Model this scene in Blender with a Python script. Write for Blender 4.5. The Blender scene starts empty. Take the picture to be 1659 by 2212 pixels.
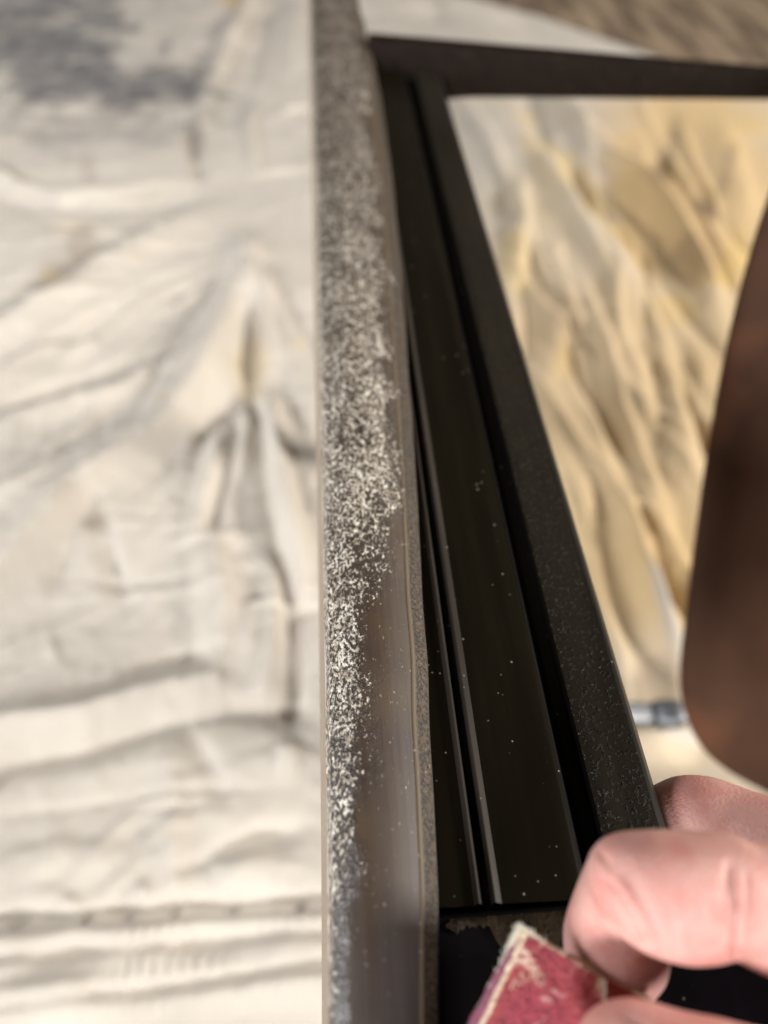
import bpy, bmesh, math, random
import numpy as np
from mathutils import Vector, Matrix, noise

random.seed(7); np.random.seed(7)
sc = bpy.context.scene
R = math.radians

# ------------------------------------------------------------ camera
CAM = Vector((0.0, 0.0, 0.45))
PITCH, YAW = R(47.13), R(3.79)
F, CX, CY = 1790.0, 829.5, 1106.0           # focal length in the measuring grid (1659 x 2212)
cd = bpy.data.cameras.new('camera'); cam = bpy.data.objects.new('camera', cd)
sc.collection.objects.link(cam); sc.camera = cam
cam.location = CAM
cam.rotation_euler = (math.pi/2 - PITCH, 0, -YAW)
cd.sensor_fit = 'VERTICAL'; cd.sensor_height = 36.0; cd.sensor_width = 27.0
cd.lens = 36.0*F/2212.0
cd.clip_start = 0.005; cd.clip_end = 50
cd.dof.use_dof = True; cd.dof.focus_distance = 0.178; cd.dof.aperture_fstop = 7.4

# ------------------------------------------------------------ world + lamps
w = bpy.data.worlds.new('World'); sc.world = w; w.use_nodes = True
w.node_tree.nodes['Background'].inputs[0].default_value = (1.0, 0.83, 0.66, 1)
w.node_tree.nodes['Background'].inputs[1].default_value = 0.13
sc.view_settings.view_transform = 'Standard'; sc.view_settings.look = 'None'
sc.view_settings.exposure = 0.0; sc.view_settings.gamma = 1.0
sc.view_settings.use_curve_mapping = False

def area(name, loc, target, sx, sy, power, col):
    l = bpy.data.lights.new(name, 'AREA'); l.shape = 'RECTANGLE'; l.size = sx; l.size_y = sy
    l.energy = power; l.color = col
    o = bpy.data.objects.new(name, l); sc.collection.objects.link(o)
    o.location = loc
    o.rotation_euler = (Vector(target) - Vector(loc)).to_track_quat('-Z', 'Y').to_euler()
    return o
area('window_light', (-1.60, 0.15, 0.90), (0.10, 0.75, 0.0), 0.7, 0.7, 32, (0.92, 0.96, 1.0))
area('side_fill_light', (2.10, 0.15, 0.95), (0.30, 0.75, 0.0), 0.5, 0.5, 84, (1.0, 0.97, 0.92))  # added fill from the right, brightens the cloth shaded by the chair
area('rear_window_light', (-0.50, -1.90, 1.10), (0.1, 0.20, 0.20), 0.5, 0.5, 78, (0.95, 0.97, 1.0))

# ------------------------------------------------------------ helpers
Rm = cam.rotation_euler.to_matrix()
RmN = np.array(Rm); CN = np.array(CAM)
def at(px, py, depth):
    """measuring-grid pixel + distance along the view axis -> world point"""
    v = Rm @ Vector(((px-CX)/F*depth, -(py-CY)/F*depth, -depth))
    return CAM + v
def on(px, py, z):
    d = Rm @ Vector(((px-CX)/F, -(py-CY)/F, -1.0))
    t = (z-CAM.z)/d.z
    return CAM + d*t
def project(P):
    q = (P-CN) @ RmN
    return CX+F*q[:, 0]/-q[:, 2], CY-F*q[:, 1]/-q[:, 2]

def tag(o, label=None, cat=None, group=None, kind=None):
    if label: o['label'] = label
    if cat: o['category'] = cat
    if group: o['group'] = group
    if kind: o['kind'] = kind
    return o
def empty(name, loc):
    o = bpy.data.objects.new(name, None); sc.collection.objects.link(o); o.location = loc
    o.empty_display_size = 0.02
    return o
def link(name, me, mat=None, parent=None, smooth=True):
    o = bpy.data.objects.new(name, me); sc.collection.objects.link(o)
    if mat: me.materials.append(mat)
    if parent:
        o.parent = parent
        o.matrix_parent_inverse = Matrix.Translation(-parent.location)
    if smooth:
        me.polygons.foreach_set('use_smooth', [True]*len(me.polygons))
    return o
def mesh_from(name, V, Fc):
    me = bpy.data.meshes.new(name)
    me.from_pydata([tuple(v) for v in V], [], [tuple(f) for f in Fc]); me.update()
    return me
def grid_mesh(name, P):
    """P: (n, m, 3) array"""
    n, m = P.shape[:2]
    V = P.reshape(-1, 3)
    idx = np.arange(n*m).reshape(n, m)
    Q = np.stack([idx[:-1, :-1], idx[:-1, 1:], idx[1:, 1:], idx[1:, :-1]], -1).reshape(-1, 4)
    me = bpy.data.meshes.new(name)
    me.vertices.add(len(V)); me.vertices.foreach_set('co', V.astype(np.float32).ravel())
    me.loops.add(Q.size); me.loops.foreach_set('vertex_index', Q.ravel().astype(np.int32))
    me.polygons.add(len(Q)); me.polygons.foreach_set('loop_start', np.arange(0, Q.size, 4, dtype=np.int32))
    me.update(calc_edges=True); me.validate()
    return me
def fattr(me, name, arr):
    a = me.attributes.new(name, 'FLOAT', 'POINT'); a.data.foreach_set('value', np.asarray(arr, np.float32).ravel())
def sstep(a, b, x):
    t = np.clip((x-a)/(b-a), 0, 1); return t*t*(3-2*t)

def lattice(seed, X, Y):
    """smooth value noise, numpy, roughly -1..1"""
    rng = np.random.RandomState(seed); T = rng.rand(256, 256)*2-1
    xi = np.floor(X).astype(int); yi = np.floor(Y).astype(int); fx = X-xi; fy = Y-yi
    fx = fx*fx*(3-2*fx); fy = fy*fy*(3-2*fy)
    g = lambda a, b: T[a % 256, b % 256]
    return (g(xi, yi)*(1-fx)+g(xi+1, yi)*fx)*(1-fy)+(g(xi, yi+1)*(1-fx)+g(xi+1, yi+1)*fx)*fy

# ------------------------------------------------------------ node material helper
class M:
    def __init__(s, name):
        s.m = bpy.data.materials.new(name); s.m.use_nodes = True
        s.t = s.m.node_tree; s.n = s.t.nodes; s.b = s.n['Principled BSDF']
        s.tc = s.n.new('ShaderNodeTexCoord')
    def __setitem__(s, k, v): s.b.inputs[k].default_value = v
    def L(s, a, b): s.t.links.new(a, b)
    def map(s, scale=(1, 1, 1), rot=(0, 0, 0)):
        m = s.n.new('ShaderNodeMapping'); m.inputs['Scale'].default_value = scale; m.inputs['Rotation'].default_value = rot
        s.L(s.tc.outputs['Object'], m.inputs[0]); return m.outputs[0]
    def noise(s, sc_, det=3, rough=.5, vec=None, dist=0):
        n = s.n.new('ShaderNodeTexNoise'); n.inputs['Scale'].default_value = sc_; n.inputs['Detail'].default_value = det
        n.inputs['Roughness'].default_value = rough; n.inputs['Distortion'].default_value = dist
        s.L(vec or s.tc.outputs['Object'], n.inputs['Vector']); return n.outputs['Fac']
    def vor(s, sc_, vec=None, out='Distance'):
        n = s.n.new('ShaderNodeTexVoronoi'); n.inputs['Scale'].default_value = sc_
        s.L(vec or s.tc.outputs['Object'], n.inputs['Vector']); return n.outputs[out]
    def ramp(s, fac, stops):
        r = s.n.new('ShaderNodeValToRGB'); e = r.color_ramp.elements
        while len(e) < len(stops): e.new(.5)
        for el, (p, c) in zip(e, stops):
            el.position = p; el.color = (c, c, c, 1) if isinstance(c, (int, float)) else (*c, 1)
        s.L(fac, r.inputs[0]); return r.outputs[0]
    def attr(s, name):
        a = s.n.new('ShaderNodeAttribute'); a.attribute_name = name; return a.outputs['Fac']
    def math(s, op, a, b=0.0, clamp=False):
        n = s.n.new('ShaderNodeMath'); n.operation = op; n.use_clamp = clamp
        for i, v in enumerate((a, b)):
            if isinstance(v, (int, float)): n.inputs[i].default_value = v
            else: s.L(v, n.inputs[i])
        return n.outputs[0]
    def mix(s, fac, a, b, mode='MIX'):
        n = s.n.new('ShaderNodeMix'); n.data_type = 'RGBA'; n.blend_type = mode
        for i, v in ((0, fac), (6, a), (7, b)):
            if isinstance(v, (int, float)): n.inputs[i].default_value = v
            elif isinstance(v, tuple): n.inputs[i].default_value = (*v, 1)
            else: s.L(v, n.inputs[i])
        return n.outputs[2]
    def bump(s, h, strength, dist, normal=None):
        b = s.n.new('ShaderNodeBump'); b.inputs['Strength'].default_value = strength; b.inputs['Distance'].default_value = dist
        s.L(h, b.inputs['Height'])
        if normal: s.L(normal, b.inputs['Normal'])
        return b.outputs[0]
    def color(s, c): s.L(c, s.b.inputs['Base Color'])
    def normal(s, n): s.L(n, s.b.inputs['Normal'])

# ------------------------------------------------------------ setting: wooden floor
fm = M('floor_wood')
v = fm.map((1, 1, 1), (0, 0, R(-38)))
vs = fm.map((9, .8, 1), (0, 0, R(-38)))
g = fm.noise(5, 5, .6, vs)
wv = fm.n.new('ShaderNodeTexWave'); wv.inputs['Scale'].default_value = 3.3; wv.inputs['Distortion'].default_value = .4
fm.L(v, wv.inputs['Vector'])
c = fm.ramp(g, [(.40, (.11, .075, .048)), (.62, (.34, .25, .165))])
c = fm.mix(fm.ramp(wv.outputs['Fac'], [(0, .55), (.10, 0)]), c, (.10, .08, .06))
fm.color(c); fm['Roughness'] = .55
fl = link('floor', mesh_from('floor', [(-6, -4, -.006), (6, -4, -.006), (6, 9, -.006), (-6, 9, -.006)], [(0, 1, 2, 3)]), fm.m)
tag(fl, kind='structure')

# ------------------------------------------------------------ drop cloth
NX, NY = 620, 720
xs = -.02 + .40*np.sinh(np.linspace(-1.72, 1.68, NX))*.42
xs = np.interp(np.linspace(0, 1, NX), [0, .12, .88, 1], [-1.15, -.42, .52, 1.05])
def on(px, py, z):
    d = Rm @ Vector(((px-CX)/F, -(py-CY)/F, -1.0))
    return CAM + d*((z-CAM.z)/d.z)
EDG = [on(760, -40, 0), on(900, -8, 0), on(1010, 14, 0), on(1150, 52, 0), on(1280, 100, 0), on(1450, 160, 0), on(1659, 190, 0)]
def far_edge(x):
    return np.interp(x, [-1.2, -.3]+[p.x for p in EDG]+[1.2], [1.95, 1.90]+[p.y for p in EDG]+[EDG[-1].y-.1])
Xg = np.repeat(xs[:, None], NY, 1)
tt = np.linspace(0, 1, NY)**1.25
Yg = -.35 + tt[None, :]*(far_edge(xs)[:, None]+.35)
def gp(px, py):
    p = on(px, py, 0.0); return (p.x, p.y)
def poly_d(pts, sub=None):
    Xq, Yq = (Xg, Yg) if sub is None else (Xg[sub], Yg[sub])
    best = np.full(Xq.shape, 1e9); along = np.zeros(Xq.shape); tot = 0
    W = [gp(*p) for p in pts]; side = np.zeros(Xq.shape)
    Ls = [math.dist(a, b) for a, b in zip(W, W[1:])]; T = sum(Ls)
    for (a, b), l in zip(zip(W, W[1:]), Ls):
        dx, dy = b[0]-a[0], b[1]-a[1]
        t = np.clip(((Xq-a[0])*dx+(Yq-a[1])*dy)/(l*l+1e-9), 0, 1)
        d = np.hypot(Xq-a[0]-t*dx, Yq-a[1]-t*dy)
        m = d < best
        along = np.where(m, (tot+t*l)/T, along)
        side = np.where(m, np.sign((Xq-a[0])*dy-(Yq-a[1])*dx), side)
        best = np.where(m, d, best); tot += l
    return best, along, side
warp = lattice(3, Xg*14, Yg*14)*.006
H = np.zeros(Xg.shape)
def fold(pts, amp, wid, fade=True, sharp=1.0):
    """a ridge (amp > 0) or a crease (amp < 0) following a line on the cloth; wid in mm"""
    global H
    wid *= .80; amp *= .66
    if min(p[0] for p in pts) < 950: amp *= 1.22
    if min(p[0] for p in pts) > 950: wid *= 1.25; amp *= 1.25
    W = [gp(*p) for p in pts]; mg = wid*.003+.01
    sub = (Xg > min(q[0] for q in W)-mg) & (Xg < max(q[0] for q in W)+mg) & (Yg > min(q[1] for q in W)-mg) & (Yg < max(q[1] for q in W)+mg)
    if not sub.any(): return
    d, al, side = poly_d(pts, sub)
    d = np.abs(d + warp[sub]*.5*side)
    a = np.sin(np.pi*np.clip(al*.92+.04, 0, 1))**.5 if fade else 1.0
    q_ = d*side/(wid/1000.0)
    sk_ = np.where(q_ > 0, q_*.62, q_*1.35)
    H[sub] += a*amp/1000.0/(1+np.abs(sk_)**2.6)*np.exp(-(d/(wid/380.0))**2)
FOLDS = [
 ([(-80,360),(0,405),(60,435),(150,455),(250,450),(360,425),(430,418)], 12, 9), ([(-60,430),(80,470),(250,480),(400,455)], -5, 10),
 ([(-100,262),(150,268),(430,270)], 10, 12), ([(-50,300),(150,300),(400,292)], -7, 9),
 ([(575,-60),(540,40),(500,120),(465,210),(445,300)], 20, 13), ([(600,0),(565,110),(540,220)], -8, 16), ([(650,-40),(625,200)], 8, 20),
 ([(415,280),(425,350),(440,430)], -9, 8), ([(560,250),(545,300),(560,400)], 10, 9), ([(600,270),(670,255)], 9, 9), ([(560,400),(610,395),(680,385)], 9, 9),
 ([(-100,800),(60,730),(200,640),(330,560),(430,490)], 26, 24), ([(-50,720),(150,610),(300,520)], -6, 16),
 ([(-60,900),(0,850),(100,790),(200,770)], 12, 13), ([(-60,980),(60,930),(270,870),(380,805)], 13, 13), ([(0,900),(160,850),(300,800)], -7, 11),
 ([(540,560),(545,640),(500,730),(450,860),(360,960),(240,1050),(120,1170),(-30,1330)], 30, 20),
 ([(530,660),(540,760),(545,880)], -14, 11), ([(400,900),(300,1000),(160,1080)], -8, 14), ([(500,900),(420,1000),(330,1080)], -8, 12),
 ([(585,640),(580,720),(600,800)], 12, 9), ([(490,960),(470,1060),(435,1180)], 14, 7), ([(520,960),(490,1080),(465,1160)], -9, 7),
 ([(590,900),(615,1050),(640,1200),(650,1300)], 26, 10), ([(560,900),(590,1060),(615,1250),(630,1420),(640,1560)], -13, 7),
 ([(545,930),(540,980),(520,1060)], 10, 9), ([(460,1200),(490,1330),(490,1450)], 18, 12), ([(595,1250),(600,1400),(590,1500)], 14, 8),
 ([(550,1330),(545,1450)], 8, 7), ([(205,1080),(215,1130),(240,1150)], -9, 10), ([(250,1180),(275,1250),(290,1320)], -7, 7),
 ([(170,1200),(140,1290)], -6, 8), ([(-20,1110),(60,1080),(160,1020)], 9, 15),
 ([(100,1310),(300,1300),(620,1302)], 2.2, 2.5), ([(240,1150),(400,1155),(620,1185)], 2.2, 2.5), ([(120,1265),(360,1275),(620,1270)], -2, 2.5),
 ([(-100,1600),(40,1585),(200,1560),(340,1510),(460,1490)], 13, 8), ([(-40,1680),(60,1655),(200,1630),(330,1585),(470,1560)], -12, 8),
 ([(480,1545),(560,1550),(660,1555)], -10, 8), ([(300,1460),(400,1440),(460,1430)], -8, 7), ([(640,1440),(645,1590)], -8, 6),
 ([(390,1610),(380,1700),(395,1800)], 4, 12), ([(440,1620),(470,1680),(490,1720)], -6, 7), ([(0,1775),(150,1765),(400,1725),(650,1720)], -2.5, 2.5),
 ([(600,1650),(660,1650)], 9, 10), ([(470,1860),(560,1825),(660,1800)], -9, 8), ([(460,1900),(540,1875),(600,1880)], 9, 11),
 ([(400,1760),(395,1900),(405,1980)], 6, 9), ([(320,1930),(350,1980)], 6, 6), ([(150,1960),(200,2000)], 6, 6), ([(-10,1880),(150,1860),(300,1870)], 5, 12),
 # right of the chair rail
 ([(985,235),(1040,310),(1090,410)], 14, 14), ([(1130,215),(1165,300),(1175,370)], -10, 12),
 ([(1180,215),(1260,300),(1370,420),(1460,520)], 18, 15), ([(1150,330),(1210,430),(1290,560),(1350,660)], 20, 13), ([(1230,390),(1300,480),(1350,560)], -11, 12),
 ([(1250,350),(1380,420),(1480,560),(1560,720)], 15, 11), ([(1290,420),(1420,540),(1500,680)], -8, 11),
 ([(1125,420),(1120,520),(1115,640)], 15, 10), ([(1180,560),(1215,700),(1200,830)], 10, 10),
 ([(1250,640),(1290,760),(1330,920),(1400,1110),(1440,1250)], 15, 9), ([(1310,640),(1340,780),(1400,930)], 11, 9), ([(1300,820),(1330,960),(1380,1080)], -11, 9),
 ([(1500,800),(1470,950),(1450,1100)], 8, 16),
 ([(1330,1120),(1380,1260),(1420,1370),(1455,1470)], 22, 8), ([(1270,1060),(1320,1180),(1370,1330)], -8, 9), ([(1240,1050),(1290,1180)], 9, 9),
 ([(1350,1600),(1430,1610),(1500,1620)], 8, 9), ([(1420,1660),(1520,1640)], -6, 10), ([(1560,1660),(1640,1700)], 9, 9), ([(1560,300),(1600,500)], 8, 18), ([(1440,260),(1420,420)], -7, 15),
 ([(800,30),(1000,35),(1130,60)], 14, 26), ([(930,10),(950,70)], -8, 22), ([(1100,40),(1160,90)], -8, 22),
]
for f_ in FOLDS: fold(*f_)
rc = random.Random(5)
for _ in range(80):          # fine creases fanning out of the pinched fold at the left
    a_ = rc.uniform(.15, 1.05)*math.pi; r0 = rc.uniform(60, 520); r1 = r0+rc.uniform(80, 320); b_ = a_+rc.uniform(-.12, .12)
    o_ = (545, 560)
    pts = [(o_[0]+math.cos(a_)*r0, o_[1]+math.sin(a_)*r0), (o_[0]+math.cos((a_+b_)/2)*(r0+r1)/2+rc.uniform(-8, 8), o_[1]+math.sin((a_+b_)/2)*(r0+r1)/2), (o_[0]+math.cos(b_)*r1, o_[1]+math.sin(b_)*r1)]
    if max(p[1] for p in pts) > 1950 or max(p[0] for p in pts) > 900: continue
    fold(pts, rc.choice((-1, 1))*rc.uniform(1.6, 4.2), rc.uniform(3, 7))
for _ in range(16):          # short ones along the weave
    x_, y_ = rc.uniform(-60, 600), rc.uniform(0, 1950); L_ = rc.uniform(60, 260); k_ = rc.random() < .6
    pts = [(x_, y_), (x_+L_*.5, y_+rc.uniform(-12, 12)), (x_+L_, y_+rc.uniform(-22, 10))] if k_ else [(x_, y_), (x_+rc.uniform(-12, 12), y_+L_*.4), (x_+rc.uniform(-30, 20), y_+L_*.8)]
    fold(pts, rc.choice((-1, 1))*rc.uniform(1.2, 4.0), rc.uniform(2, 5))
for _ in range(64):          # right of the rail they run down and to the right
    x_, y_ = rc.uniform(1000, 1500), rc.uniform(220, 1300); L_ = rc.uniform(220, 620); a_ = rc.gauss(1.22, .22)
    b_ = a_+rc.uniform(-.25, .25)
    pts = [(x_, y_), (x_+math.cos(a_)*L_*.5, y_+math.sin(a_)*L_*.5), (x_+math.cos(a_)*L_*.5+math.cos(b_)*L_*.5, y_+math.sin(a_)*L_*.5+math.sin(b_)*L_*.5)]
    fold(pts, rc.choice((-1, 1))*rc.uniform(2.0, 5.5), rc.uniform(3, 8))
# sewn hem close to the viewer: two stitched tucks
d1, a1, s1 = poly_d([(-600,2060),(0,2018),(200,2008),(420,1985),(700,1972),(1700,1960)])
d2, a2, s2 = poly_d([(-600,2130),(0,2092),(250,2070),(560,2040),(800,2030),(1700,2000)])
d3, a3, s3 = poly_d([(-600,2260),(0,2200),(300,2160),(660,2110),(1700,2050)])
for d_, s_, amp, wid in ((d1, s1, -.011, .0042), (d2, s2, -.006, .0040), (d3, s3, -.005, .003)):
    H = H + amp*np.exp(-(d_/wid)**2)
near = (s1 > 0)
teeth = np.sin(Xg*2*np.pi/.0062 + lattice(8, Xg*30, Yg*30)*1.5)*np.clip(.4+1.6*lattice(9, Xg*28, Yg*60), 0, 2)
H = H + np.where(near, .0006*teeth*np.exp(-((d1-.011)/.006)**2) + .0006*teeth*np.exp(-((d2-.009)/.006)**2)+.0005*teeth*np.exp(-((d3-.008)/.006)**2), 0)
H = H + np.where(near, (.005+.004*lattice(61, Xg*35, Yg*8))*np.exp(-((d1-.014)/.009)**2) + (.007+.006*lattice(62, Xg*28, Yg*8))*np.exp(-((d2-.020)/.010)**2), 0)
# slack
ca, sa = math.cos(.6), math.sin(.6)
U = Xg*ca+Yg*sa; V_ = -Xg*sa+Yg*ca
PX0 = project(np.stack([Xg, Yg, np.zeros_like(Xg)], -1).reshape(-1, 3))[0].reshape(Xg.shape)
rid = lambda s_, a, b: 1-np.abs(lattice(s_, a, b))*2
wx_, wy_ = .03*lattice(15, Xg*12, Yg*12), .03*lattice(16, Xg*12, Yg*12)
rt = np.where(PX0 > 900, .35, 1.0)
H = H + rt*(.0035*lattice(11, U*9, V_*16) + .0009*rid(12, (U+wx_)*12, (V_+wy_)*34) + .0006*rid(17, (Xg+wx_)*46, (Yg+wy_)*16) + .0005*rid(13, (Xg+wx_)*26, (Yg+wy_)*70) + .0005*lattice(14, Xg*150, Yg*150))
H = H*sstep(0, .05, Xg+1.15)
H = H - H.min()*1.0 + .001
# colour fields: paint and dirt marks soaked into the cotton, plus painted fold highlights
PX, PY = project(np.stack([Xg, Yg, np.zeros_like(Xg)], -1).reshape(-1, 3)); PX = PX.reshape(Xg.shape); PY = PY.reshape(Xg.shape)
n1 = lattice(21, Xg*22, Yg*22); n2 = lattice(22, Xg*55, Yg*55); n3 = lattice(23, Xg*9, Yg*9)
def blob(cx, cy, rx, ry, ang=0, rough=.45, lo=.55, hi=1.25):
    c_, s_ = math.cos(ang), math.sin(ang); dx, dy = PX-cx, PY-cy
    q = np.hypot((dx*c_+dy*s_)/rx, (-dx*s_+dy*c_)/ry) + rough*(n1*.6+n2*.4)
    return 1-sstep(lo, hi, q)
dark = np.clip(.7*blob(60,20,240,130,0,.8,.2,1.4)+1.05*blob(140,135,150,115,0,.6,.15,1.35)+1.1*blob(270,205,215,66,.05,.6,.15,1.35)+.5*blob(240,285,270,60,0,.8,.1,1.5)+.5*blob(40,110,140,70)+.35*blob(640,0,1,1), 0, 1)
brown = np.clip(.9*blob(1518,487,38,20,.7)+.45*blob(1470,600,40,60)+.4*blob(1430,380,18,90,.35)+.45*blob(1560,400,16,90,.3)+.5*blob(215,1150,30,26)+.5*blob(428,330,22,40)+.35*blob(140,640,60,50)
                +.4*blob(190,560,30,50)+.45*blob(10,1715,26,22)+.3*blob(200,400,24,40)+.35*blob(1420,1500,60,50)+.25*blob(1215,760,20,100,-.1)+.2*blob(1330,1000,16,120,-.3), 0, 1)
yel = np.clip(1.4*blob(497,22,30,17,.8,.15)+.5*blob(520,45,16,12,0,.15)+.5*blob(120,620,28,12)+.4*blob(545,820,34,90)+.25*blob(170,520,50,20)+.5*blob(365,915,10,10,0,.2)+.5*blob(650,770,14,12,0,.2)+.4*blob(385,1830,9,9,0,.2)
              +.5*blob(1150,330,30,80,-.3,.8)+.6*blob(1270,450,36,110,-.7,.8)+.5*blob(1110,590,26,60,0,.9)+.6*blob(1375,720,34,30,0,.9)+.7*blob(1575,590,28,70,.3,.8)+.5*blob(1440,690,40,50,0,1)+.5*blob(1215,800,30,40,0,1)+.35*blob(1150,520,90,160)+.4*blob(1560,300,110,60), 0, 1)
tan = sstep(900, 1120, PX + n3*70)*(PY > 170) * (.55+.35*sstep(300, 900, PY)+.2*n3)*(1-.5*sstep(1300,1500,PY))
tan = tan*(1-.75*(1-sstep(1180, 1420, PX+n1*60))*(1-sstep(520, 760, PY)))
tan = tan*(1-.9*np.clip(blob(1235,400,34,150,-.75,.3)+blob(1425,1370,22,130,-.3,.3)+blob(1110,520,26,130,0,.4)+blob(1040,300,60,60,0,.5)+.8*blob(1320,560,20,110,-.5,.3)+blob(1490,1620,90,14,0,.3), 0, 1))  # tan held back along fold crests, painting their bright highlights into the colour
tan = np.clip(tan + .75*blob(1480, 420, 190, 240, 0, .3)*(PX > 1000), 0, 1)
cm = M('cloth_cotton')
wb = cm.noise(900, 2)
c = cm.mix(cm.noise(18, 5), (.425, .372, .308), (.565, .508, .435))
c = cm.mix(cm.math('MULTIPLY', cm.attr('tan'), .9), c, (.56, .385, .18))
c = cm.mix(cm.math('MULTIPLY', cm.attr('yellow'), .6), c, (.64, .44, .13))
c = cm.mix(cm.math('MULTIPLY', cm.attr('brown'), .85), c, (.16, .10, .06))
c = cm.mix(cm.math('MULTIPLY', cm.attr('dark'), cm.ramp(cm.noise(30, 5, .65), [(.3, .55), (.6, 1)])), c, (.045, .040, .042))
cm.color(c); cm['Roughness'] = .9; cm['Specular IOR Level'] = .15
cm.b.inputs['Sheen Weight'].default_value = .15
wx = cm.n.new('ShaderNodeTexWave'); wx.inputs['Scale'].default_value = 190; wx.inputs['Distortion'].default_value = .6
cm.L(cm.map((1, .15, 1)), wx.inputs['Vector'])
cm.normal(cm.bump(cm.math('ADD', wb, wx.outputs['Fac']), .35, .0006))
cme = grid_mesh('drop_cloth', np.stack([Xg, Yg, H], -1))
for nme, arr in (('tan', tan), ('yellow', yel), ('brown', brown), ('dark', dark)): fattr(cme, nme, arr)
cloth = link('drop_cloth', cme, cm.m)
tag(cloth, 'crumpled off-white canvas drop cloth with paint stains spread over the floor under the chair', 'drop cloth')
HG = H
def cloth_z(x, y):
    i = int(np.clip(np.searchsorted(xs, x), 1, NX-1)); j = int(np.argmin(np.abs(Yg[i]-y)))
    return float(HG[i, j])

# ------------------------------------------------------------ chair frame
ZT = .45-.155                    # top of the sanded edge
chair = empty('chair_frame', (.15, .25, 0.0))
tag(chair, 'dark wooden chair frame with a half sanded dusty top edge, standing on the drop cloth', 'chair')

# --- sanded rail cap
ya = np.array([-400, 0, 250, 500, 750, 1000, 1250, 1500, 1750, 2000, 2212, 2600, 3600])
xl = np.array([664, 671, 677, 683, 688, 693, 697.5, 701.5, 704.5, 706.5, 707.5, 709, 714])
xr = np.array([700, 775, 828, 862, 880, 894, 913, 929, 939, 946.5, 950.5, 956, 968])
def cr(xk, yk, n):               # Catmull-like smoothing by cubic polynomial fit
    p = np.polyfit(yk, xk, 6); return lambda t: np.polyval(p, t)
sel = (ya >= 0) & (ya <= 2600)
fl_, fr_ = cr(xl[sel], ya[sel], 0), cr(xr[sel], ya[sel], 0)
rows = []
NS = 900
Ys = np.linspace(-.06, .80, NS)
# sample edge X as functions of world Y
yy = np.linspace(0, 2600, 200)
LP = [on(float(fl_(t)), float(t), ZT) for t in yy]; RP = [on(float(fr_(t)), float(t), ZT-.001) for t in yy]
ly = np.array([p.y for p in LP])[::-1]; lx = np.array([p.x for p in LP])[::-1]
ry = np.array([p.y for p in RP])[::-1]; rx = np.array([p.x for p in RP])[::-1]
XL = np.interp(Ys, ly, lx); XR = np.interp(Ys, ry, rx)
# u in 0..1 across, dz in metres
crown = lambda u: .0040*(1-abs((u-.44)/.48)**2.2)-.0006
prof = [(0.0, -.0052), (.004, -.0044), (.012, -.0034), (.028, -.0021)] + [(u, crown(u)) for u in np.linspace(.05, .815, 38)] + \
       [(.83, crown(.83)), (.845, crown(.83)+.0002), (.86, crown(.83)-.0002), (.875, crown(.83)-.0009)] + [(u, crown(.83)-.0009-.0030*(u-.875)/.125) for u in np.linspace(.89, 1.0, 9)] + [(1.0, -.0052), (.985, -.0095)]
us = np.array([p[0] for p in prof]); dz = np.array([p[1] for p in prof])
P = np.zeros((NS, len(us), 3))
for j, (u, z_) in enumerate(prof):
    P[:, j, 0] = XL+(XR-XL)*u; P[:, j, 1] = Ys; P[:, j, 2] = ZT+z_
P[:, :, 0] += 0.00025*lattice(31, np.repeat(Ys[:, None]*60, len(us), 1), np.zeros((NS, len(us))))
me = grid_mesh('rail_cap', P)
pv = P.reshape(-1, 3); uu = np.tile(us, NS)
_, vy = project(pv)
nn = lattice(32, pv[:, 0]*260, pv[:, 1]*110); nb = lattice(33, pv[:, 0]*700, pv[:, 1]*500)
bd = np.interp(vy, [0, 1050, 1200, 1350, 1600, 1900, 2000, 2300], [.84, .80, .68, .44, .35, .27, .16, .15])  # pale specks paint sanding dust plus varnish glints, and the lower left edge sheen
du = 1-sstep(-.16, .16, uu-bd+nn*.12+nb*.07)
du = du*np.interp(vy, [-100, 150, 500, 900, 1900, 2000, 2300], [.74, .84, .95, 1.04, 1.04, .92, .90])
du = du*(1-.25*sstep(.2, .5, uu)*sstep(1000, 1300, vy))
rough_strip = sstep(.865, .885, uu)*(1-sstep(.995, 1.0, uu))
fattr(me, 'dust_glint', du); fattr(me, 'strip', rough_strip); fattr(me, 'arris', np.exp(-((uu-.847)/.016)**2))
fattr(me, 'vy', vy/2212.0); fattr(me, 'uu', uu)
rm = M('sanded_varnish')
vg = rm.map((1, .62, 1))
g1 = rm.noise(1550, 3, .62, vg, .15)
g2 = rm.noise(520, 2, .5, vg)
st = rm.noise(900, 4, .65, rm.map((1, .02, 1)))
st2 = rm.noise(240, 2, .5, rm.map((1, .05, 1)))
base = rm.mix(rm.ramp(st, [(.3, 0), (.7, 1)]), (.022, .012, .006), (.068, .040, .024))
base = rm.mix(rm.ramp(rm.noise(60, 3), [(.35, 0), (.65, .8)]), base, (.075, .047, .022))
# lower end is sanded smooth and greyer
base = rm.mix(rm.math('MULTIPLY', rm.ramp(rm.attr('vy'), [(.55, 0), (.95, 1)]), rm.ramp(st2, [(.3, .35), (.7, .95)])), base, (.075, .062, .060))
base = rm.mix(rm.attr('arris'), base, (.13, .09, .045))
base = rm.mix(rm.attr('strip'), base, rm.mix(rm.ramp(rm.noise(1100, 3, .6, rm.map((1, 1, 1))), [(.42, 0), (.60, 1)]), (.012, .007, .003), (.085, .052, .022)))
dk = rm.mix(rm.ramp(g2, [(.35, 0), (.6, 1)]), (.012, .007, .005), (.040, .026, .019))
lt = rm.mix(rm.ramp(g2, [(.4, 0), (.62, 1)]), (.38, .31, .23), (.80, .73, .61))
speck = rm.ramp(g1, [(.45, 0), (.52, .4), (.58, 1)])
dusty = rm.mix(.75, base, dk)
fac = rm.math('MULTIPLY', rm.attr('dust_glint'), 1.0)
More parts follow.
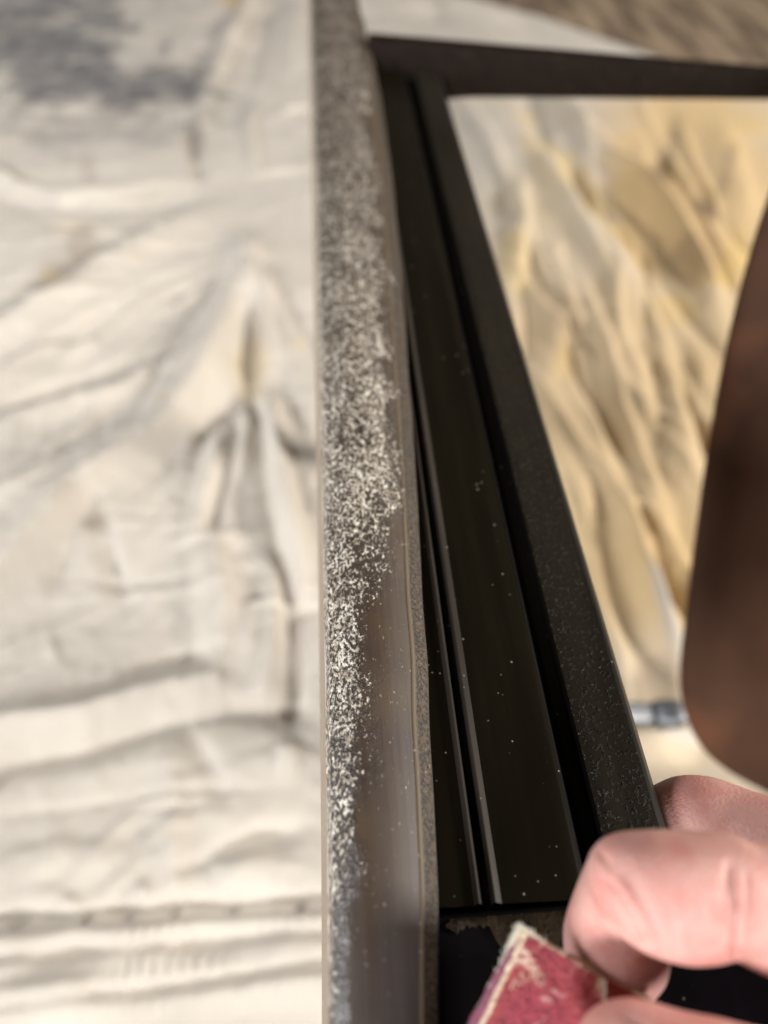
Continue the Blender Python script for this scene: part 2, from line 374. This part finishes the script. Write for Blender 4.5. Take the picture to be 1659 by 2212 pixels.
th = rm.math('ADD', g1, rm.math('MULTIPLY', rm.math('SUBTRACT', fac, 1.0), .24))
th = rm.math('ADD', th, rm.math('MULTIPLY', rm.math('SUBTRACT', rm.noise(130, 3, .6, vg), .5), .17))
speck = rm.ramp(th, [(.47, 0), (.52, .35), (.61, 1)])  # specks colour in dust and glints alike
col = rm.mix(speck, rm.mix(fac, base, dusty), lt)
sc_specks = rm.math('MULTIPLY', rm.ramp(rm.noise(1100, 2, .5, vg), [(.685, 0), (.73, 1)]), .30)
col = rm.mix(sc_specks, col, (.55, .48, .38))
# small sanded-through patch of bare wood near the lower end
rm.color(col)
rm.L(rm.mix(rm.ramp(rm.attr('uu'), [(.45, 0), (.70, 1)]), rm.mix(fac, rm.ramp(rm.attr('vy'), [(.75, .38), (.95, .24)]), (.45, .45, .45)), (.68, .68, .68)), rm.b.inputs['Roughness'])
hb = rm.math('ADD', rm.math('MULTIPLY', rm.math('MULTIPLY', g1, rm.math('ADD', fac, rm.math('ADD', .03, rm.math('MULTIPLY', rm.attr('strip'), 1.2)))), 1.0), rm.math('MULTIPLY', st, .16))
rm.normal(rm.bump(hb, 1.0, .00055))
rm['Specular IOR Level'] = .75
cap = link('rail_cap', me, rm.m, chair); cap['label'] = 'half sanded top edge of the rail with dust and painted glints'

# --- outer side wall of the rail
def simple_wood(name, c0, c1, rough=.4, spec=.5, bump=.2, sc_=260, streak=(1, .05, 1), coat=0.0):
    m = M(name)
    n = m.noise(sc_, 4, .6, m.map(streak))
    m.color(m.mix(m.ramp(n, [(.3, 0), (.7, 1)]), c0, c1))
    m['Roughness'] = rough; m['Specular IOR Level'] = spec; m['Coat Weight'] = coat
    m.normal(m.bump(n, bump, .0004))
    return m
def strip_mesh(name, prof2, Ys2, XA, XB, noise_amp=0):
    Q = np.zeros((len(Ys2), len(prof2), 3))
    for j, (dx, z_) in enumerate(prof2):
        Q[:, j, 0] = XA+dx; Q[:, j, 1] = Ys2; Q[:, j, 2] = ZT+z_
    return grid_mesh(name, Q)
wm = simple_wood('outer_wood', (.30, .20, .125), (.46, .33, .23), .5, .4, .5, 300)
dots = wm.ramp(wm.noise(1500, 2, .5), [(.66, 0), (.70, 1)])
wm.color(wm.mix(dots, wm.mix(wm.noise(80, 3), (.20, .15, .105), (.30, .235, .17)), (.6, .54, .44)))
me = strip_mesh('outer_side', [(-.0001, -.0051), (-.0004, -.0070), (-.0008, -.012), (-.0020, -.022), (-.0028, -.034), (-.0030, -.05)], Ys, XL, XR)
link('outer_side', me, wm.m, chair)['label'] = 'pale worn outer side of the rail'

# --- panel profile (flat board with bead groove and cove)
def X1800(px, dzv): return on(px, 1800, ZT+dzv).x
Yp = np.linspace(.0505, .478, 430)
def board_part(name, pts, mat, label=None, wob=0.0, sub=6):
    Q = []; pr = []
    for (a, za), (b, zb) in zip(pts, pts[1:]):
        for k in range(sub):
            t = k/sub; pr.append((a+(b-a)*t, za+(zb-za)*t))
    pr.append(pts[-1])
    Q = np.zeros((len(Yp), len(pr), 3))
    for j, (px, z_) in enumerate(pr):
        Q[:, j, 0] = X1800(px, z_); Q[:, j, 1] = Yp; Q[:, j, 2] = ZT+z_
    if wob:
        Q[:, :, 2] += wob*lattice(41, Q[:, :, 0]*50, Q[:, :, 1]*14)
    o = link(name, grid_mesh(name, Q), mat, chair)
    if label: o['label'] = label
    return o
def lacquer(name, c0, c1, rough, pits=0.0, dots=.5):
    m = M(name)
    n = m.noise(200, 4, .6, m.map((1, .06, 1)))
    c = m.mix(m.ramp(n, [(.3, 0), (.7, 1)]), c0, c1)
    dt = m.ramp(m.vor(420), [(.06, 1), (.12, 0)])
    sel = m.ramp(m.noise(170, 2), [(.54, 0), (.60, 1)])
    c = m.mix(m.math('MULTIPLY', m.math('MULTIPLY', dt, sel), dots), c, (.55, .50, .40))
    m.color(c); m['Roughness'] = rough; m['Specular IOR Level'] = .13
    h = m.math('MULTIPLY', n, .12)
    if pits:
        p = m.ramp(m.noise(210, 4, .6), [(.40, .15), (.58, 1)])
        q = m.ramp(m.noise(760, 3, .6), [(.54, 0), (.63, 1)])
        h = m.math('ADD', h, m.math('MULTIPLY', m.math('MULTIPLY', p, q), pits))
    m.normal(m.bump(h, .9, .0007)); return m.m
L1 = lacquer('lacquer_board', (.0048, .0038, .0020), (.0095, .0072, .0036), .30)
L2 = lacquer('lacquer_pitted', (.011, .0086, .0052), (.020, .015, .0092), .45, 2.2, .15)
L3 = lacquer('lacquer_cove', (.002, .0015, .001), (.004, .0025, .0018), .6, 0, .3)
L4 = lacquer('lacquer_bead', (.028, .023, .018), (.050, .041, .033), .35)  # paler than the board: highlight on the beads painted into the colour
L5 = lacquer('lacquer_black', (.003, .0022, .003), (.006, .004, .006), .55, 0, .8)
board_part('inner_board', [(760, -.0092), (1004, -.0096)], L1)
board_part('bead', [(1004, -.0096), (1009, -.0088), (1014, -.0084), (1019, -.0089), (1021, -.0105)], L4, 'thin bead line with painted highlight beside the groove', sub=3)
board_part('groove', [(1021, -.0105), (1023, -.0125), (1036, -.0125), (1039, -.0100)], L3, sub=3)
board_part('bead', [(1039, -.0100), (1042, -.0090), (1047, -.0085), (1055, -.0090), (1062, -.0096)], L4, 'thin bead line with painted highlight beside the groove', sub=3)
board_part('flat_board', [(1062, -.0096), (1228, -.0106), (1238, -.0110)], L1, wob=.0002)
board_part('cove', [(1238, -.0110), (1246, -.0135), (1256, -.0160), (1284, -.0160), (1292, -.0135), (1300, -.0108)], L3, 'black cove running along the board')
xo = 1443
b = board_part('outer_board', [(1300, -.0108), (1318, -.0105), (1428, -.0108)], L2, 'pitted outer strip of the board', wob=.0003)
board_part('outer_arris', [(1428, -.0108), (1436, -.0112), (1441, -.0122), (1443, -.014), (1405, -.034), (940, -.034)], lacquer('lacquer_edge', (.012, .011, .010), (.030, .027, .024), .28), sub=3)

# --- near block

def rbox(name, lo, hi, mat, bev=.002, parent=None, seg=3, label=None):
    bm = bmesh.new(); bmesh.ops.create_cube(bm, size=1)
    for v_ in bm.verts:
        v_.co = Vector([lo[i]+(hi[i]-lo[i])*(v_.co[i]+.5) for i in range(3)])
    bmesh.ops.bevel(bm, geom=bm.edges[:], offset=bev, segments=seg, affect='EDGES', profile=.6)
    me = bpy.data.meshes.new(name); bm.to_mesh(me); bm.free()
    o = link(name, me, mat, parent, smooth=True)
    if label: o['label'] = label
    return o
xb0 = float(np.interp(.03, ry, rx))-.008
YB = .0495
rbox('corner_block', (xb0, -.075, ZT-.045), (.335, .0503, ZT-.0115), L5, .0012, chair, label='black corner board below the seam')
# glue-smeared ragged lip where the board meets the block
lm = lacquer('old_glue', (.012, .008, .004), (.05, .034, .018), .6, 1.2, .7)
NL = 160
Q = np.zeros((NL, 14, 3)); 
for i in range(NL):
    x_ = X1800(948, -.011)*1.0 + (i/(NL-1))*(.040)
    wd = .0018+.0028*max(0, noise.noise(Vector((x_*260, 1.3, 0)))+.25)+.0010*noise.noise(Vector((x_*1500, 7, 0)))
    t_ = i/(NL-1)
    if .20 < t_ < .55: wd += .010*math.sin(math.pi*(t_-.20)/.35)**.8*(1+.25*noise.noise(Vector((x_*700, 3, 0))))
    wd = max(wd, .0006)
    for j in range(14):
        u = j/13
        Q[i, j] = (x_+.001*noise.noise(Vector((u*3, x_*400, 2))), YB-.0004-wd*u, ZT-.0115+.0007*math.sin(math.pi*min(1, u*1.02))**.6*(1 if u < 1 else 0)-.0002*(u > .97)+.0002*noise.noise(Vector((x_*2200, u*9, 4))))
link('glue_lip', grid_mesh('glue_lip', Q), lm, chair)['label'] = 'ragged smear of old finish at the seam'

rbox('board_core', (xb0, .0512, ZT-.033), (X1800(1438, -.0168)-.0008, .477, ZT-.0168), L5, .0006, chair)
# --- cross rail at the far end
def sweep_rect(name, secs, mat, parent=None):
    """secs: list of (x, yfront, yback, ztop, zbottom)"""
    Q = []
    for (x_, yf, yb, zt, zb) in secs:
        r = .0025
        ring = [(x_, yf, zb+r), (x_, yf, zt-r), (x_, yf+r*.3, zt-r*.3), (x_, yf+r, zt), (x_, yb-r, zt), (x_, yb, zt-r), (x_, yb, zb+r), (x_, yb-r, zb), (x_, yf+r, zb), (x_, yf, zb+r)]
        Q.append(ring)
    return link(name, grid_mesh(name, np.array(Q)), mat, parent)
secs = []
x0 = float(np.interp(.48, ry, rx))-.001
def bis(f, lo, hi):
    for _ in range(40):
        m_ = (lo+hi)/2
        if f(m_) > 0: hi = m_
        else: lo = m_
    return (lo+hi)/2
xbd = X1800(1438, -.0140)
row = lambda x, y, z: float(project(np.array([[x, y, z]]))[1][0])
for t in np.linspace(0, 1, 240):
    x_ = x0+(.34-x0)*t; tv = (x_-x0)/(.224-x0)
    yf = .482-.030*tv
    top = bis(lambda z: (82+66*tv)-row(x_, yf, z), .25, .36)
    bot = bis(lambda z: (212+7*tv+(14*math.exp(-max(0, x_-xbd)/.006)))-row(x_, yf, z), .20, .36)
    yb = bis(lambda y: (67+69*tv)-row(x_, y, top), yf, yf+.2)
    secs.append((x_, yf, max(yb, yf+.008), top, bot))
crm = lacquer('lacquer_brown', (.006, .0032, .0018), (.013, .007, .0038), .6, .6, .5); crm.node_tree.nodes['Principled BSDF'].inputs['Specular IOR Level'].default_value = .08
sweep_rect('cross_rail', secs, crm, chair)['label'] = 'dark cross rail at the far end of the frame'
# --- opposite side rail and the hidden legs
rbox('side_rail', (.300, YB+.001, ZT-.034), (.335, .430, ZT-.012), L1, .002, chair)
def leg(x_, y_, zt):
    bm = bmesh.new(); n = 12
    for k in range(n):
        t = k/(n-1); z_ = .012+(zt-.012)*t; r = .010+.006*t
        for (a, b_) in ((-1, -1), (1, -1), (1, 1), (-1, 1)): bm.verts.new((x_+a*r, y_+b_*r, z_))
    bm.verts.ensure_lookup_table()
    for k in range(n-1):
        for q in range(4):
            bm.faces.new([bm.verts[k*4+q], bm.verts[k*4+(q+1) % 4], bm.verts[k*4+4+(q+1) % 4], bm.verts[k*4+4+q]])
    bm.faces.new(bm.verts[0:4][::-1]); bm.faces.new(bm.verts[-4:])
    me = bpy.data.meshes.new('leg'); bm.to_mesh(me); bm.free()
    return link('leg', me, L1, chair, smooth=False)
leg(.045, -.045, ZT-.046)
leg(.038, .455, ZT-.0345)
leg(.318, -.045, ZT-.046)

# --- curved brown leg, right, out of focus
EP = [(1790, 60, .335), (1725, 230, .335), (1659, 405, .345), (1607, 565, .35), (1562, 745, .36), (1524, 950, .37), (1494, 1160, .38), (1472, 1340, .39), (1462, 1440, .395), (1464, 1500, .40), (1480, 1560, .40), (1515, 1622, .405), (1575, 1672, .41), (1659, 1716, .415), (1760, 1765, .42)]
def cat(pts, n):
    out = []
    pts = [np.array(p, float) for p in pts]
    for i in range(len(pts)-1):
        p0 = pts[max(i-1, 0)]; p1 = pts[i]; p2 = pts[i+1]; p3 = pts[min(i+2, len(pts)-1)]
        for k in range(n):
            t = k/n
            out.append(.5*((2*p1)+(-p0+p2)*t+(2*p0-5*p1+4*p2-p3)*t*t+(-p0+3*p1-3*p2+p3)*t**3))
    out.append(pts[-1]); return out
edge = cat(EP, 8)
Q = []
for (px, py, dp) in edge:
    a = at(px, py, dp)
    # opposite edge of the wide curved leg, off to the right
    b_ = at(px+330, py+(-30 if py < 1400 else -30-(py-1400)*.12), dp)
    mid = (a+b_)/2; ax = (b_-a)/2
    view = (mid-CAM).normalized(); thick = .017
    ring = []
    for k in range(24):
        an = 2*math.pi*k/24; c_, s_ = math.cos(an), math.sin(an)
        c2 = math.copysign(abs(c_)**.8, c_); s2 = math.copysign(abs(s_)**.8, s_)
        p = mid + ax*c2 + view*(thick*s2+thick)
        ring.append(tuple(p))
    ring.append(ring[0]); Q.append(ring)
bwn = M('brown_varnish')
n = bwn.noise(18, 3, .5, bwn.map((1, 1, .5)))
c = bwn.mix(bwn.ramp(n, [(.35, 0), (.68, 1)]), (.036, .017, .010), (.062, .030, .018))
c = bwn.mix(bwn.ramp(bwn.noise(14, 2), [(.48, 0), (.70, .8)]), c, (.15, .060, .030))
bwn.color(c); bwn['Roughness'] = .7; bwn['Specular IOR Level'] = .06
lg = link('curved_leg', grid_mesh('curved_leg', np.array(Q)), bwn.m, chair)
lg['label'] = 'broad curved reddish brown leg'

# ------------------------------------------------------------ metal bar on the cloth
p0 = on(1330, 1566, .016); p1 = on(1468, 1566, .016)
mm = M('grey_metal'); mm['Metallic'] = .85; mm['Roughness'] = .5
mm.color(mm.mix(mm.noise(120, 3), (.13, .135, .145), (.27, .275, .285)))
bar = empty('metal_bar', (p0.x, p0.y, 0))
dirv = (p1-p0).normalized(); ln = (p1-p0).length
def bar_ring(s, hw, hh, zc):
    c0 = p0+dirv*s; nrm = Vector((-dirv.y, dirv.x, 0)); r_ = []
    for k in range(20):
        a = 2*math.pi*k/20; cc, ss = math.cos(a), math.sin(a)
        r_.append(tuple(c0+nrm*hw*math.copysign(abs(cc)**.5, cc)+Vector((0, 0, zc-c0.z+hh*math.copysign(abs(ss)**.5, ss)))))
    return r_+[r_[0]]
zb_ = max(cloth_z(p0.x+dirv.x*s_, p0.y+dirv.y*s_) for s_ in np.linspace(-.02, ln, 12)) + .006
link('shaft', grid_mesh('shaft', np.array([bar_ring(s, hw, hh, zb_) for s, hw, hh in ((-.10, .0001, .0001), (-.10, .0068, .004), (ln-.018, .0068, .004), (ln-.0175, .0001, .0001))])), mm.m, bar)
link('tip', grid_mesh('tip', np.array([bar_ring(s, hw, hh, zb_) for s, hw, hh in ((ln-.017, .0001, .0001), (ln-.017, .0078, .0055), (ln-.004, .0078, .0055), (ln-.001, .0062, .0045), (ln, .0001, .0001))])), mm.m, bar)['label'] = 'shiny rounded tip'
tag(bar, 'small grey metal bar with shiny tip on the cloth beside the brown leg', 'metal bar')

# ------------------------------------------------------------ hand
sk = M('skin')
n1_ = sk.noise(120, 4, .6); n2_ = sk.noise(45, 3)
c = sk.mix(n2_, (.52, .262, .215), (.62, .36, .315))
c = sk.mix(sk.ramp(n1_, [(.42, 0), (.66, .65)]), c, (.52, .19, .155))
sk.color(c); sk['Roughness'] = .58; sk['Specular IOR Level'] = .3
sk.b.inputs['Subsurface Weight'].default_value = .35
sk.b.inputs['Subsurface Radius'].default_value = (1.0, .35, .2)
sk.b.inputs['Subsurface Scale'].default_value = .004
hh = sk.math('ADD', sk.math('MULTIPLY', sk.vor(1500), .5), sk.math('MULTIPLY', sk.noise(420, 4, .65, sk.map((1, .35, 1))), 1.0))
sk.normal(sk.bump(hh, .42, .0005))

def capsule_chain(bm, pts, flat=None):
    """pts: (px, py, depth, r) -> overlapping spheres along a smooth curve, later fused"""
    C = cat(pts, 10)
    rings = []
    W = [(at(c[0], c[1], c[2]), c[3]) for c in C]
    return W
spheres = []
def chain(pts): spheres.extend(capsule_chain(None, pts))
# index finger: proximal (right, out of frame) -> middle -> bent tip
chain([(2100, 2030, .145, .0125), (1900, 2010, .136, .0115), (1730, 1975, .130, .0104), (1640, 1955, .127, .0092), (1596, 1938, .126, .0083), (1556, 1934, .1255, .0090)])
chain([(1556, 1934, .1255, .0090), (1490, 1936, .125, .00955), (1425, 1925, .125, .0090), (1380, 1905, .126, .0075), (1355, 1895, .127, .0064)])
chain([(1362, 1893, .129, .0066), (1350, 1925, .132, .0072), (1335, 1985, .136, .0080), (1325, 2040, .140, .0085), (1332, 2078, .143, .0080)])
chain([(1335, 1985, .138, .0078), (1345, 2040, .141, .0080), (1360, 2078, .143, .0066)])
# middle finger, reaching down behind the board edge
chain([(2130, 1930, .155, .0122), (1900, 1880, .160, .0112), (1760, 1850, .166, .0105), (1640, 1820, .171, .0098), (1570, 1800, .175, .0102), (1505, 1786, .178, .0108), (1440, 1800, .184, .0098), (1390, 1850, .196, .0088), (1370, 1900, .206, .0078)])
# ring and little finger (out of frame, curled beside)
chain([(2180, 1830, .165, .0115), (2020, 1760, .175, .0105), (1900, 1740, .186, .0098), (1850, 1780, .200, .0086), (1850, 1840, .208, .0074)])
chain([(2220, 1740, .175, .0100), (2120, 1660, .186, .0092), (2040, 1660, .196, .0082), (2010, 1700, .206, .0070)])
# thumb
chain([(1336, 2268, .1190, .0060), (1370, 2272, .1175, .0068), (1450, 2309, .115, .0074), (1560, 2350, .113, .0084), (1700, 2390, .113, .0092), (1850, 2400, .116, .0110), (2050, 2330, .125, .0140), (2250, 2200, .140, .0160)])
# palm, wrist, forearm
chain([(2100, 2030, .146, .0150), (2300, 2050, .150, .0170), (2600, 2100, .160, .0200)])
chain([(2130, 1930, .156, .0140), (2350, 1990, .158, .0170), (2600, 2080, .165, .0200)])
chain([(2180, 1830, .166, .0135), (2400, 1930, .168, .0165), (2650, 2060, .172, .0190)])
chain([(2220, 1740, .176, .0120), (2450, 1880, .178, .0150), (2700, 2050, .180, .0180)])
chain([(2250, 2200, .142, .0160), (2450, 2170, .150, .0180), (2700, 2130, .165, .0215), (3000, 2150, .170, .0240), (3400, 2250, .170, .0280)])
chain([(2650, 2060, .180, .0210), (3000, 2090, .185, .0240), (3400, 2180, .190, .0290)])
def build_fused(name, spheres, voxel, mat, parent, creases):
    bm = bmesh.new(); bmesh.ops.create_icosphere(bm, subdivisions=3, radius=1)
    bm.verts.ensure_lookup_table()
    UV = np.array([v_.co[:] for v_ in bm.verts]); UF = np.array([[v_.index for v_ in f_.verts] for f_ in bm.faces]); bm.free()
    Vs = np.concatenate([UV*r_+np.array(c_) for c_, r_ in spheres]); Fs = np.concatenate([UF+len(UV)*k for k in range(len(spheres))])
    me = bpy.data.meshes.new(name)
    me.vertices.add(len(Vs)); me.vertices.foreach_set('co', Vs.astype(np.float32).ravel())
    me.loops.add(Fs.size); me.loops.foreach_set('vertex_index', Fs.ravel().astype(np.int32))
    me.polygons.add(len(Fs)); me.polygons.foreach_set('loop_start', np.arange(0, Fs.size, 3, dtype=np.int32))
    me.update(calc_edges=True)
    tmp = bpy.data.objects.new(name, me); sc.collection.objects.link(tmp)
    md = tmp.modifiers.new('r', 'REMESH'); md.mode = 'VOXEL'; md.voxel_size = voxel; md.adaptivity = 0
    sm = tmp.modifiers.new('s', 'SMOOTH'); sm.factor = .5; sm.iterations = 14
    dg = bpy.context.evaluated_depsgraph_get()
    me2 = bpy.data.meshes.new_from_object(tmp.evaluated_get(dg))
    bpy.data.objects.remove(tmp); bpy.data.meshes.remove(me)
    me2.name = name; me2.materials.clear()
    n = len(me2.vertices); V = np.empty(n*3, np.float32); me2.vertices.foreach_get('co', V); V = V.reshape(-1, 3).astype(float)
    N = np.empty(n*3, np.float32); me2.vertex_normals.foreach_get('vector', N); N = N.reshape(-1, 3)
    qx, qy = project(V); dep = -((V-CN) @ RmN)[:, 2]
    face = ((CN-V)*N).sum(1) > 0
    off = np.zeros(n)
    for (pts, amp, wid, dmax) in creases:
        best = np.full(n, 1e9); T = len(pts)-1; al = np.zeros(n)
        for k, (a, b_) in enumerate(zip(pts, pts[1:])):
            dx, dy = b_[0]-a[0], b_[1]-a[1]; l2 = dx*dx+dy*dy
            t = np.clip(((qx-a[0])*dx+(qy-a[1])*dy)/l2, 0, 1)
            d = np.hypot(qx-a[0]-t*dx, qy-a[1]-t*dy); m_ = d < best
            al = np.where(m_, (k+t)/T, al); best = np.where(m_, d, best)
        e = np.sin(np.pi*np.clip(al*.94+.03, 0, 1))**.5
        off += np.where(face & (dep < dmax), 1.5*e*amp*np.exp(-(best/wid)**2), 0)
    # slight organic unevenness
    off += .00018*lattice(51, V[:, 0]*160+V[:, 2]*90, V[:, 1]*160+V[:, 2]*60)
    V = V+N*off[:, None]
    me2.vertices.foreach_set('co', V.astype(np.float32).ravel()); me2.update()
    return link(name, me2, mat, parent)
CRE = [
 ([(1312,1902),(1335,1925),(1365,1975),(1390,2030),(1420,2065)], -.0010, 8, .2),
 ([(1330,1905),(1355,1930),(1385,1985),(1410,2035)], .0007, 12, .2),
 ([(1298,1985),(1325,2010),(1360,2035),(1405,2048)], -.0006, 6, .2),
 ([(1300,2010),(1330,2040),(1370,2060)], -.0003, 5, .2),
 ([(1302,1965),(1318,1985),(1345,2003)], -.0003, 5, .2),
 ([(1575,1870),(1590,1950),(1588,2010),(1583,2070)], -.0012, 9, .2),
 ([(1560,1890),(1566,1960),(1560,2020)], -.0004, 6, .2),
 ([(1612,1880),(1618,1960),(1612,2040)], -.0004, 6, .2),
 ([(1540,1940),(1548,2000)], -.0003, 5, .2),
 ([(1440,1950),(1455,2000),(1462,2040)], -.00022, 7, .2),
 ([(1500,1930),(1512,1990)], -.00022, 7, .2),
 ([(1340,2192),(1370,2206),(1398,2222),(1440,2246)], -.0006, 7, .2),
 ([(1290,1835),(1310,1860),(1316,1885)], -.0004, 6, .2),
]
person = build_fused('person', spheres, .00062, sk.m, None, CRE)
tag(person, 'bare hand reaching in from the right with bent fingers pinching red sandpaper', 'person')

# ------------------------------------------------------------ sandpaper
sp = empty('sandpaper', tuple(at(1180, 2120, .137)))
tag(sp, 'folded piece of worn red sandpaper with frayed cream edges held between finger and thumb', 'sandpaper')
pm = M('red_grit')
gr = pm.noise(1300, 3, .6); gr2 = pm.noise(320, 3, .55, None, .6)
c = pm.mix(pm.ramp(gr, [(.35, 0), (.65, 1)]), (.16, .014, .028), (.36, .038, .060))
c = pm.mix(pm.ramp(pm.noise(90, 2), [(.4, 0), (.62, .5)]), c, (.42, .075, .05))
c = pm.mix(pm.ramp(gr2, [(.60, 0), (.66, .8)]), c, (.52, .24, .22))
c = pm.mix(pm.math('MULTIPLY', pm.attr('side'), pm.ramp(gr, [(.35, .5), (.6, 1)])), c, (.22, .07, .12))
c = pm.mix(pm.attr('wear'), c, pm.mix(gr, (.60, .44, .26), (.82, .72, .55)))
pm.color(c); pm['Roughness'] = .6
pm.normal(pm.bump(gr, 1.0, .0009))
def sheet(name, corners, mat, nu, nv, wear_fn, thick, parent, bow=0.0, ragged=.00025, roll=0):
    """corners: a->b (top), d->c (bottom); each (px, py, depth)"""
    A, B, C_, D = [at(*c) for c in corners]
    nrm = ((B-A).cross(D-A)).normalized()
    if nrm.dot(CAM-A) < 0: nrm = -nrm
    Q = np.zeros((nu, nv, 3)); wr = np.zeros((nu, nv))
    for i in range(nu):
        u = i/(nu-1)
        for j in range(nv):
            v_ = j/(nv-1)
            p = (A*(1-u)+B*u)*(1-v_)+(D*(1-u)+C_*u)*v_
            edge_ = min(u, 1-u, v_, 1-v_)
            k = noise.noise(p*900)*ragged*3
            p = p + nrm*(bow*math.sin(math.pi*u)*math.sin(math.pi*min(1, v_*.8+.1)) + .00025*noise.noise(p*420))
            if i in (0, nu-1): p = p + (B-A).normalized()*k
            if j in (0, nv-1): p = p + (D-A).normalized()*k
            if roll and u < .10: p = p - nrm*roll*((.10-u)/.10)**2
            Q[i, j] = p; wr[i, j] = wear_fn(u, v_, p)
    # solidify by hand: front, back and rim
    n_ = nrm*thick
    me = grid_mesh(name, Q); fattr(me, 'wear', wr)
    fattr(me, 'side', np.repeat((1-sstep(.05, .085, np.linspace(0, 1, nu)))[:, None], nv, 1))
    o = link(name, me, mat, parent)
    md = o.modifiers.new('thickness', 'SOLIDIFY'); md.thickness = thick; md.offset = 0
    return o
def wear_front(u, v_, p):
    n_ = noise.noise(p*700)*.5+noise.noise(p*1800)*.35
    w_ = 0
    w_ = max(w_, 1-sstep(.012, .040, abs(u-.085-.03*n_)*1.5+.01*n_))            # tan crease beside the folded edge
    w_ = max(w_, .9*(1-sstep(.002, .016, v_+.012*n_)))                        # torn top edge
    w_ = max(w_, (1-sstep(.03, .10, math.hypot(u, v_*.8)+.05*n_)))             # frayed corner
    w_ = max(w_, (1-sstep(.05, .12, math.hypot((u-1)*.9, v_-.05)+.05*n_)))
    w_ = max(w_, .9*(1-sstep(.004, .015, abs(v_-.10-.25*(u-.1)-.10*n_))) * (u > .1) * (u < .32))
    w_ = max(w_, .5*(n_ > 0)*(1-sstep(.006, .02, abs(u-.26+.3*(v_)-.09*n_)))*(v_ < .22))
    w_ = max(w_, .6*(1-sstep(.005, .02, abs(v_-.24-.05*math.sin(u*14)-.12*n_)))*(.16 < u < .42)*(n_ > -.25))
    return float(w_)
front = sheet('grit_face', [(1122, 2002, .1315), (1308, 2118, .1300), (1296, 2420, .124), (905, 2420, .123)], pm.m, 110, 130, wear_front, .0005, sp, bow=.0006, roll=.0)
# backing layer folded behind, passing between finger tip and thumb
def wear_back(u, v_, p):
    n_ = noise.noise(p*800)*.5
    return float(max(.9*(1-sstep(.01, .06, v_+.04*n_)), .8*(1-sstep(.01, .03, abs(v_-.10-.05*n_)))*(u < .55)))
pm2 = M('red_backing')
g_ = pm2.noise(900, 3)
c = pm2.mix(g_, (.24, .03, .025), (.38, .07, .04)); c = pm2.mix(pm2.attr('wear'), c, (.66, .50, .30))
pm2.color(c); pm2['Roughness'] = .7
sheet('folded_flap', [(1134, 2004, .1325), (1405, 2160, .1315), (1390, 2300, .126), (1180, 2400, .127)], pm2.m, 90, 60, wear_back, .0005, sp)['label'] = 'orange red folded under flap'
# frayed paper fibres at the torn corner
bm = bmesh.new()
fib = M('paper_fibre'); fib.color(fib.mix(fib.noise(500), (.72, .66, .52), (.86, .82, .72))); fib['Roughness'] = .9
def hair(bm, p, d, L_, r_):
    d = d.normalized(); s_ = d.orthogonal().normalized(); t_ = d.cross(s_); prev = None; cur = p.copy()
    for k in range(5):
        rr = r_*(1-k/5.2)
        ring = [bm.verts.new(cur+s_*rr*math.cos(a)+t_*rr*math.sin(a)) for a in (0, 2.09, 4.19)]
        if prev:
            for q in range(3): bm.faces.new([prev[q], prev[(q+1) % 3], ring[(q+1) % 3], ring[q]])
        prev = ring; cur = cur + (d+Vector((random.uniform(-.5, .5), random.uniform(-.5, .5), random.uniform(-.5, .5))))*L_/4
def lerp_edge(a, b_, t): return at(*(np.array(a)*(1-t)+np.array(b_)*t))
for k in range(420):
    t = abs(random.gauss(0, .10)); e = random.choice((0, 1))
    a, b_ = ((1122, 2002, .1313), (1308, 2118, .1298)) if e else ((1122, 2002, .1313), (905, 2420, .1228))
    p = lerp_edge(a, b_, min(t*(1 if e else .8), 1)); up = (at(1110, 1900, .133)-at(1120, 1992, .133)).normalized()
    hair(bm, p, up+Vector((random.uniform(-1, 1), random.uniform(-1, 1), random.uniform(-1, 1)))*.9, random.uniform(.0004, .0009), .0001)
for k in range(260):
    e = random.random()
    a, b_ = ((1122, 2002, .1313), (1308, 2118, .1298)) if e < .4 else (((1122, 2002, .1313), (905, 2420, .1228)) if e < .8 else ((1308, 2118, .1298), (1305, 2200, .128)))
    p = lerp_edge(a, b_, random.random())
    hair(bm, p, Vector((random.uniform(-1, 1), random.uniform(-1, 1), random.uniform(-.2, 1))), random.uniform(.0002, .00045), .00008)
me = bpy.data.meshes.new('frayed_edge'); bm.to_mesh(me); bm.free()
link('frayed_edge', me, fib.m, sp)['label'] = 'frayed cream paper fibres along the torn edges'
